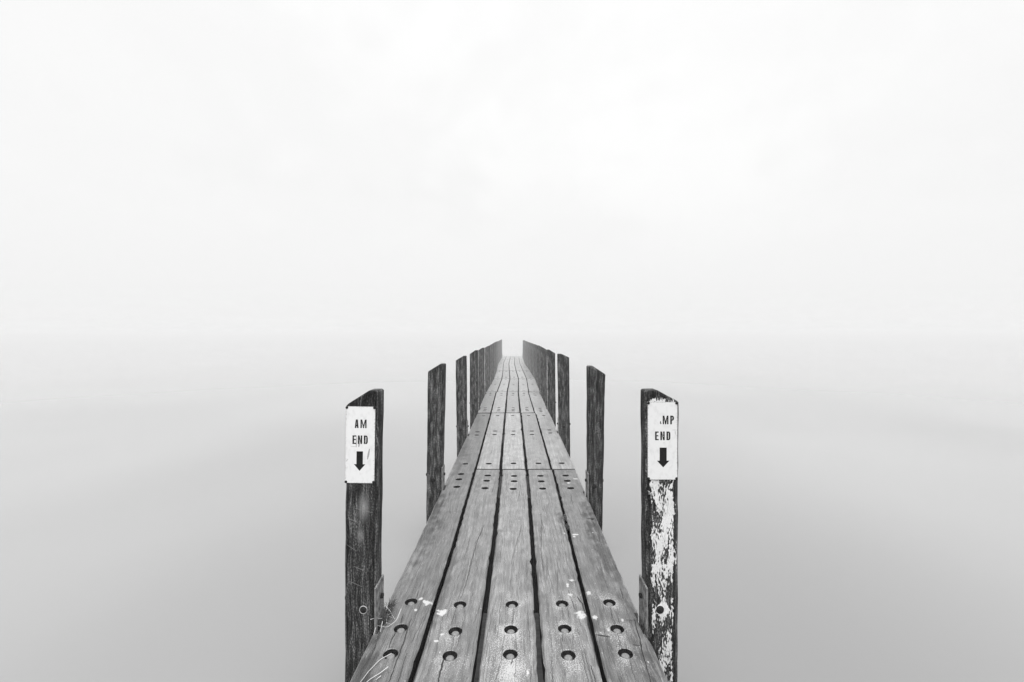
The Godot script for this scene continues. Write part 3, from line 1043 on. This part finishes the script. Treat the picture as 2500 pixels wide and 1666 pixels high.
func build_posts() -> void:
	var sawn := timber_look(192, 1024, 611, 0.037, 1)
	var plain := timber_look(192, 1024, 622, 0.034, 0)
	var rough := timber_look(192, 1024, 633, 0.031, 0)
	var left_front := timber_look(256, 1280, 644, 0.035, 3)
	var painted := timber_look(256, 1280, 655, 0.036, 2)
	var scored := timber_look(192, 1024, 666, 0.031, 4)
	var hex := lathe([V(0.0, 0.013), V(0.011, 0.013), V(0.0135, 0.0105), V(0.0135, 0.0)], 6)
	var washer := lathe([V(0.0, 0.003), V(0.020, 0.003), V(0.021, 0.002), V(0.021, 0.0)], 18)
	var coach := lathe([V(0.0, 0.009), V(0.008, 0.0084), V(0.014, 0.0062), V(0.0185, 0.002), V(0.0195, 0.0)], 18)
	var ring := lathe([V(0.0165, 0.0), V(0.0172, 0.003), V(0.0188, 0.003), V(0.0198, 0.0)], 20)
	var pale := mottled(0.34, 1.2, 0.7, 0.0, 81)
	var names := ["nearest", "second", "third", "fourth", "fifth", "sixth", "seventh", "eighth", "ninth", "tenth", "eleventh", "twelfth", "farthest"]
	for i in post_spots.size():
		var s: Array = post_spots[i].duplicate()
		if i >= 10:
			var lean := 0.014 * sin(i * 2.3)
			s[4] += lean
			s[5] += lean + 0.008 * sin(i * 5.1)
			s[8] += lean
			for k in [6, 7]:
				s[k] += 0.014 * sin(i * 3.7)
		var side: int = s[0]
		var hand := "left" if side < 0 else "right"
		var label := "%s wooden post from the camera along the jetty's %s edge" % [names[i / 2], hand]
		match i:
			0: label = "dark post with pale worn patch, nearest on the left edge, behind AM END sign"
			1: label = "post with flaking white paint, nearest on the right edge, behind MP END sign"
			2: label = "second post on the left edge, dark timber with fine slanting saw marks, slanted top"
			3: label = "second post on the right edge, leaning outwards, one pale slanting scratch on its face"
			24: label = "farthest post of the left row, paled by mist at the jetty's end"
			25: label = "farthest post of the right row, paled by mist at the jetty's end"
		var mid: float = (s[2] + s[3]) / 2.0
		var post := thing("wooden_post", label, "post", Vector3(mid, 0, -s[1]), "slant topped posts along both edges of the jetty")
		var front: Material = [sawn, plain, rough][(i * 7 / 2 + i) % 3]
		if i == 0:
			front = left_front
		elif i == 1:
			front = painted
		elif i == 2:
			front = sawn
		elif i == 3:
			front = scored
		var mesh: ArrayMesh
		if side < 0:
			mesh = post_mesh(s[3] - mid, s[2] - mid, s[5] - mid, s[4] - mid, s[9], s[7], s[6], s[6], s[8] - mid, 40 + i)
		else:
			mesh = post_mesh(s[2] - mid, s[3] - mid, s[4] - mid, s[5] - mid, s[9], s[6], s[6], s[7], s[8] - mid, 40 + i)
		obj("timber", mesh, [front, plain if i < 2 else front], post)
		# the flat bar that ties the post to the beam, with its bolts
		var inner: float = s[2] - mid + 0.012 / 1.1 * 0.0
		var bar := obj("bracket", box_mesh(Vector3(0.009, 0.36, 0.128), 0.0015), [plate_metal], post, Vector3(inner - side * 0.0055, 0.020, -0.040), Vector3(0, 0, 0))
		if i < 12:
			obj("bolt", hex, [black_iron], bar, Vector3(-side * 0.0045, 0.102, -0.012), Vector3(0, 0, side * PI / 2))
			var w: float = absf(s[3] - s[2])
			obj("nut", hex, [black_iron], post, Vector3(-inner, 0.118, -s[9] / 2.0), Vector3(0, 0, -side * PI / 2))
			var head := obj("coach_bolt", coach, [black_iron], post, Vector3(-0.012 if i % 2 == 0 else -0.012, 0.084, 0.0), Vector3(PI / 2, 0, 0))
			if i == 0:
				head.position = Vector3(0.016, 0.084, 0.0)
				head.scale = Vector3(0.84, 0.84, 0.84)
				obj("washer", ring, [pale], post, Vector3(0.016, 0.084, 0.0), Vector3(PI / 2, 0, 0))


func build_signs() -> void:
	var glyphs := [["A", 0.307, 0.170, 0.440, 0.282], ["M", 0.500, 0.170, 0.708, 0.282], ["E", 0.235, 0.378, 0.364, 0.490], ["N", 0.420, 0.378, 0.568, 0.490], ["D", 0.622, 0.378, 0.757, 0.490], ["v", 0.295, 0.585, 0.684, 0.840]]
	var smears := [[V(0.375, 0.39), V(0.365, 0.535), 0.022, 0.32], [V(0.185, 0.525), V(0.39, 0.525), 0.008, 0.32], [V(0.47, 0.48), V(0.45, 0.53), 0.03, 0.30], [V(0.82, 0.55), V(0.755, 0.69), 0.034, 0.27], [V(0.07, 0.785), V(0.05, 0.825), 0.02, 0.5], [V(0.94, 0.865), V(0.70, 0.92), 0.004, 0.6], [V(0.09, 0.69), V(0.02, 0.722), 0.008, 0.12]]
	sign_plate("plate_sign", "white plate sign reading AM END above a black down arrow on the left post", sign_look(280, 740, glyphs, smears, 0.60, 21), Vector3(-0.7455, 0.875, -2.177), 0.1405, 0.366, -0.8)
	glyphs = [["r", 0.395, 0.245, 0.465, 0.285], ["M", 0.503, 0.176, 0.698, 0.287], ["P", 0.755, 0.176, 0.885, 0.287], ["E", 0.248, 0.380, 0.370, 0.492], ["N", 0.425, 0.380, 0.572, 0.492], ["D", 0.630, 0.380, 0.762, 0.492], ["v", 0.310, 0.587, 0.730, 0.842]]
	smears = [[V(0.26, 0.05), V(0.35, 0.17), 0.006, 0.5], [V(0.60, 0.04), V(0.55, 0.07), 0.012, 0.6], [V(0.64, 0.60), V(0.80, 0.67), 0.006, 0.5], [V(0.20, 0.65), V(0.25, 0.76), 0.008, 0.5], [V(0.82, 0.36), V(0.97, 0.36), 0.008, 0.3], [V(0.10, 0.205), V(0.24, 0.205), 0.005, 0.55], [V(0.56, 0.515), V(0.51, 0.535), 0.008, 0.3], [V(0.45, 0.15), V(0.60, 0.165), 0.006, 0.5], [V(0.92, 0.37), V(0.93, 0.42), 0.014, 0.3]]
	sign_plate("plate_sign", "scratched white plate sign reading MP END above a black down arrow on the right post", sign_look(280, 740, glyphs, smears, 0.57, 29), Vector3(0.6985, 0.894, -2.177), 0.1425, 0.371, 0.0)


func sign_plate(called: String, label: String, look: Material, at: Vector3, w: float, h: float, tilt: float) -> void:
	var o := thing(called, label, "sign", at + Vector3(0, 0, 0.0042), "white plate signs on the two nearest posts")
	o.rotation_degrees = Vector3(0, 0, tilt)
	var st := begin()
	var x := w / 2.0
	var y := h / 2.0
	quad(st, [Vector3(-x, -y, 0.0011), Vector3(x, -y, 0.0011), Vector3(x, y, 0.0011), Vector3(-x, y, 0.0011)], [V(0, 1), V(1, 1), V(1, 0), V(0, 0)], Vector3(0, 0, 1))
	var rim := begin()
	var c := [Vector3(-x, -y, 0), Vector3(x, -y, 0), Vector3(x, y, 0), Vector3(-x, y, 0)]
	var zf := Vector3(0, 0, 0.0011)
	for k in 4:
		quad(rim, [c[k] - zf, c[(k + 1) % 4] - zf, c[(k + 1) % 4] + zf, c[k] + zf], [V(0, 0), V(1, 0), V(1, 1), V(0, 1)], (c[k] + c[(k + 1) % 4]))
	quad(rim, [c[0] - zf, c[1] - zf, c[2] - zf, c[3] - zf], [V(0, 0), V(1, 0), V(1, 1), V(0, 1)], Vector3(0, 0, -1))
	obj("plate", done(rim, done(st)), [look, plate_metal], o)
	var screw := lathe([V(0.0, 0.0045), V(0.0035, 0.0042), V(0.006, 0.0022), V(0.0066, 0.0)], 12)
	for k in [[-1, -1], [1, -1], [1, 1], [-1, 1]]:
		obj("screw", screw, [black_iron], o, Vector3(k[0] * (x - 0.0045), k[1] * (y - 0.0055), 0.0012), Vector3(PI / 2, 0, 0))


func build_plants() -> void:
	var straw := StandardMaterial3D.new()
	straw.albedo_color = Color(0.36, 0.36, 0.36).linear_to_srgb()
	straw.roughness = 0.8
	var dark_straw := StandardMaterial3D.new()
	dark_straw.albedo_color = Color(0.045, 0.045, 0.045).linear_to_srgb()
	dark_straw.roughness = 0.9
	# dry grass caught behind the bracket of the nearest left post
	rng.seed = 5
	var tuft := thing("dry_grass_tuft", "tuft of dry grass caught between the nearest left post and the planks", "grass", Vector3(-0.655, 0, -2.25))
	var st := begin()
	for i in 150:
		var a := rng.randf() * TAU
		var r := rng.randf_range(0.012, 0.045)
		var base := Vector3(rng.randf_range(-0.004, 0.026), 0.0, rng.randf_range(-0.10, 0.07))
		var top := base + Vector3(cos(a) * r + 0.008, rng.randf_range(0.01, 0.055), sin(a) * r)
		stalk(st, [base, base.lerp(top, 0.5) + Vector3(0, 0.012, 0), top], 0.0021, 0.0007)
	obj("withered_blades", done(st), [dark_straw], tuft)
	st = begin()
	for i in 9:
		var a := rng.randf() * TAU
		var base := Vector3(rng.randf_range(0.0, 0.02), 0.004, rng.randf_range(-0.06, 0.08))
		var r := rng.randf_range(0.02, 0.05)
		var top := base + Vector3(cos(a) * r * 0.7 + 0.01, rng.randf_range(0.01, 0.045), sin(a) * r)
		stalk(st, [base, base.lerp(top, 0.5) + Vector3(0, 0.014, 0), top], 0.0011, 0.0005)
	obj("pale_blades", done(st), [straw], tuft)
	var blades := [
		[Vector3(0.000, 0.050, -0.02), Vector3(0.03, 0.035, 0.0), Vector3(0.065, 0.012, 0.035)],
		[Vector3(0.085, 0.045, 0.0), Vector3(0.075, 0.018, 0.05), Vector3(0.04, 0.008, 0.085), Vector3(-0.005, 0.02, 0.09)],
		[Vector3(0.015, 0.03, 0.075), Vector3(0.018, 0.008, 0.12)],
		[Vector3(-0.01, 0.035, 0.06), Vector3(-0.012, -0.005, 0.13), Vector3(-0.018, -0.03, 0.16)],
		[Vector3(0.012, 0.055, -0.03), Vector3(0.006, 0.025, -0.01)],
		[Vector3(-0.035, 0.055, 0.10), Vector3(-0.015, 0.05, 0.08), Vector3(0.012, 0.04, 0.07)]]
	for b in blades:
		st = begin()
		stalk(st, b, 0.0016, 0.0007)
		obj("blade", done(st), [straw], tuft)
	# straws lying on the planks at the lower left
	var straws := thing("loose_straw", "long pale straws lying on the leftmost plank beside its nearest bolt", "straw", Vector3(-0.58, 0.004, -1.9))
	for b in [
		[Vector3(0.028, -0.012, -0.11), Vector3(-0.005, 0.004, -0.05), Vector3(-0.03, 0.006, 0.02), Vector3(-0.055, 0.004, 0.12)],
		[Vector3(0.045, 0.010, 0.0), Vector3(0.02, 0.006, 0.03), Vector3(-0.012, 0.003, 0.06), Vector3(-0.05, 0.002, 0.13)],
		[Vector3(0.028, 0.006, 0.045), Vector3(0.012, 0.004, 0.065)],
		[Vector3(0.020, 0.006, 0.08), Vector3(-0.01, 0.004, 0.10), Vector3(-0.03, 0.003, 0.13)]]:
		st = begin()
		stalk(st, b, 0.0019, 0.0007)
		obj("blade", done(st), [straw], straws)
	# moss in the gap between the two right-hand planks
	for k in 2:
		var at := Vector3([0.372, 0.374][k], -0.004, -[3.50, 3.32][k])
		var moss := thing("moss_tuft", ["larger dark moss tuft growing in the right-hand gap between planks", "smaller dark moss tuft in the right-hand gap, just nearer than the larger one"][k], "moss", at)
		st = begin()
		var light := begin()
		for i in 90 if k == 0 else 60:
			var a := rng.randf() * TAU
			var base := Vector3(rng.randf_range(-0.012, 0.010), -0.01, rng.randf_range(-0.05, 0.05) if k == 0 else rng.randf_range(-0.03, 0.03))
			var r := rng.randf_range(0.006, 0.030 if k == 0 else 0.022)
			var tip := base + Vector3(cos(a) * r - 0.006, rng.randf_range(0.012, 0.026), sin(a) * r)
			stalk(light if i % 17 == 0 else st, [base, base.lerp(tip, 0.5) + Vector3(0, 0.006, 0), tip], 0.0010 if i % 17 == 0 else 0.0021, 0.0007)
		obj("shoots", done(st), [dark_straw], moss)
		obj("dry_tips", done(light), [straw], moss)
	# thin twig at the foot of the right post
	var twig := thing("dry_twig", "thin dry twig lying at the foot of the painted right post", "twig", Vector3(0.60, 0, -2.25))
	st = begin()
	stalk(st, [Vector3(-0.06, 0.003, 0.02), Vector3(-0.01, 0.006, 0.03), Vector3(0.02, 0.012, 0.035)], 0.0016, 0.0008)
	stalk(st, [Vector3(-0.01, 0.006, 0.03), Vector3(0.0, 0.02, -0.02), Vector3(0.012, 0.012, -0.05)], 0.0013, 0.0006)
	obj("stem", done(st), [dark_straw], twig)
	st = begin()
	for i in 40:
		var base := Vector3(rng.randf_range(0.002, 0.022), -0.01, rng.randf_range(-0.02, 0.13))
		stalk(st, [base, base + Vector3(rng.randf_range(-0.006, 0.012), rng.randf_range(0.006, 0.02), rng.randf_range(-0.012, 0.012)), base + Vector3(rng.randf_range(-0.012, 0.02), rng.randf_range(0.004, 0.026), rng.randf_range(-0.03, 0.03))], 0.0013, 0.0006)
	obj("litter", done(st), [dark_straw], twig)
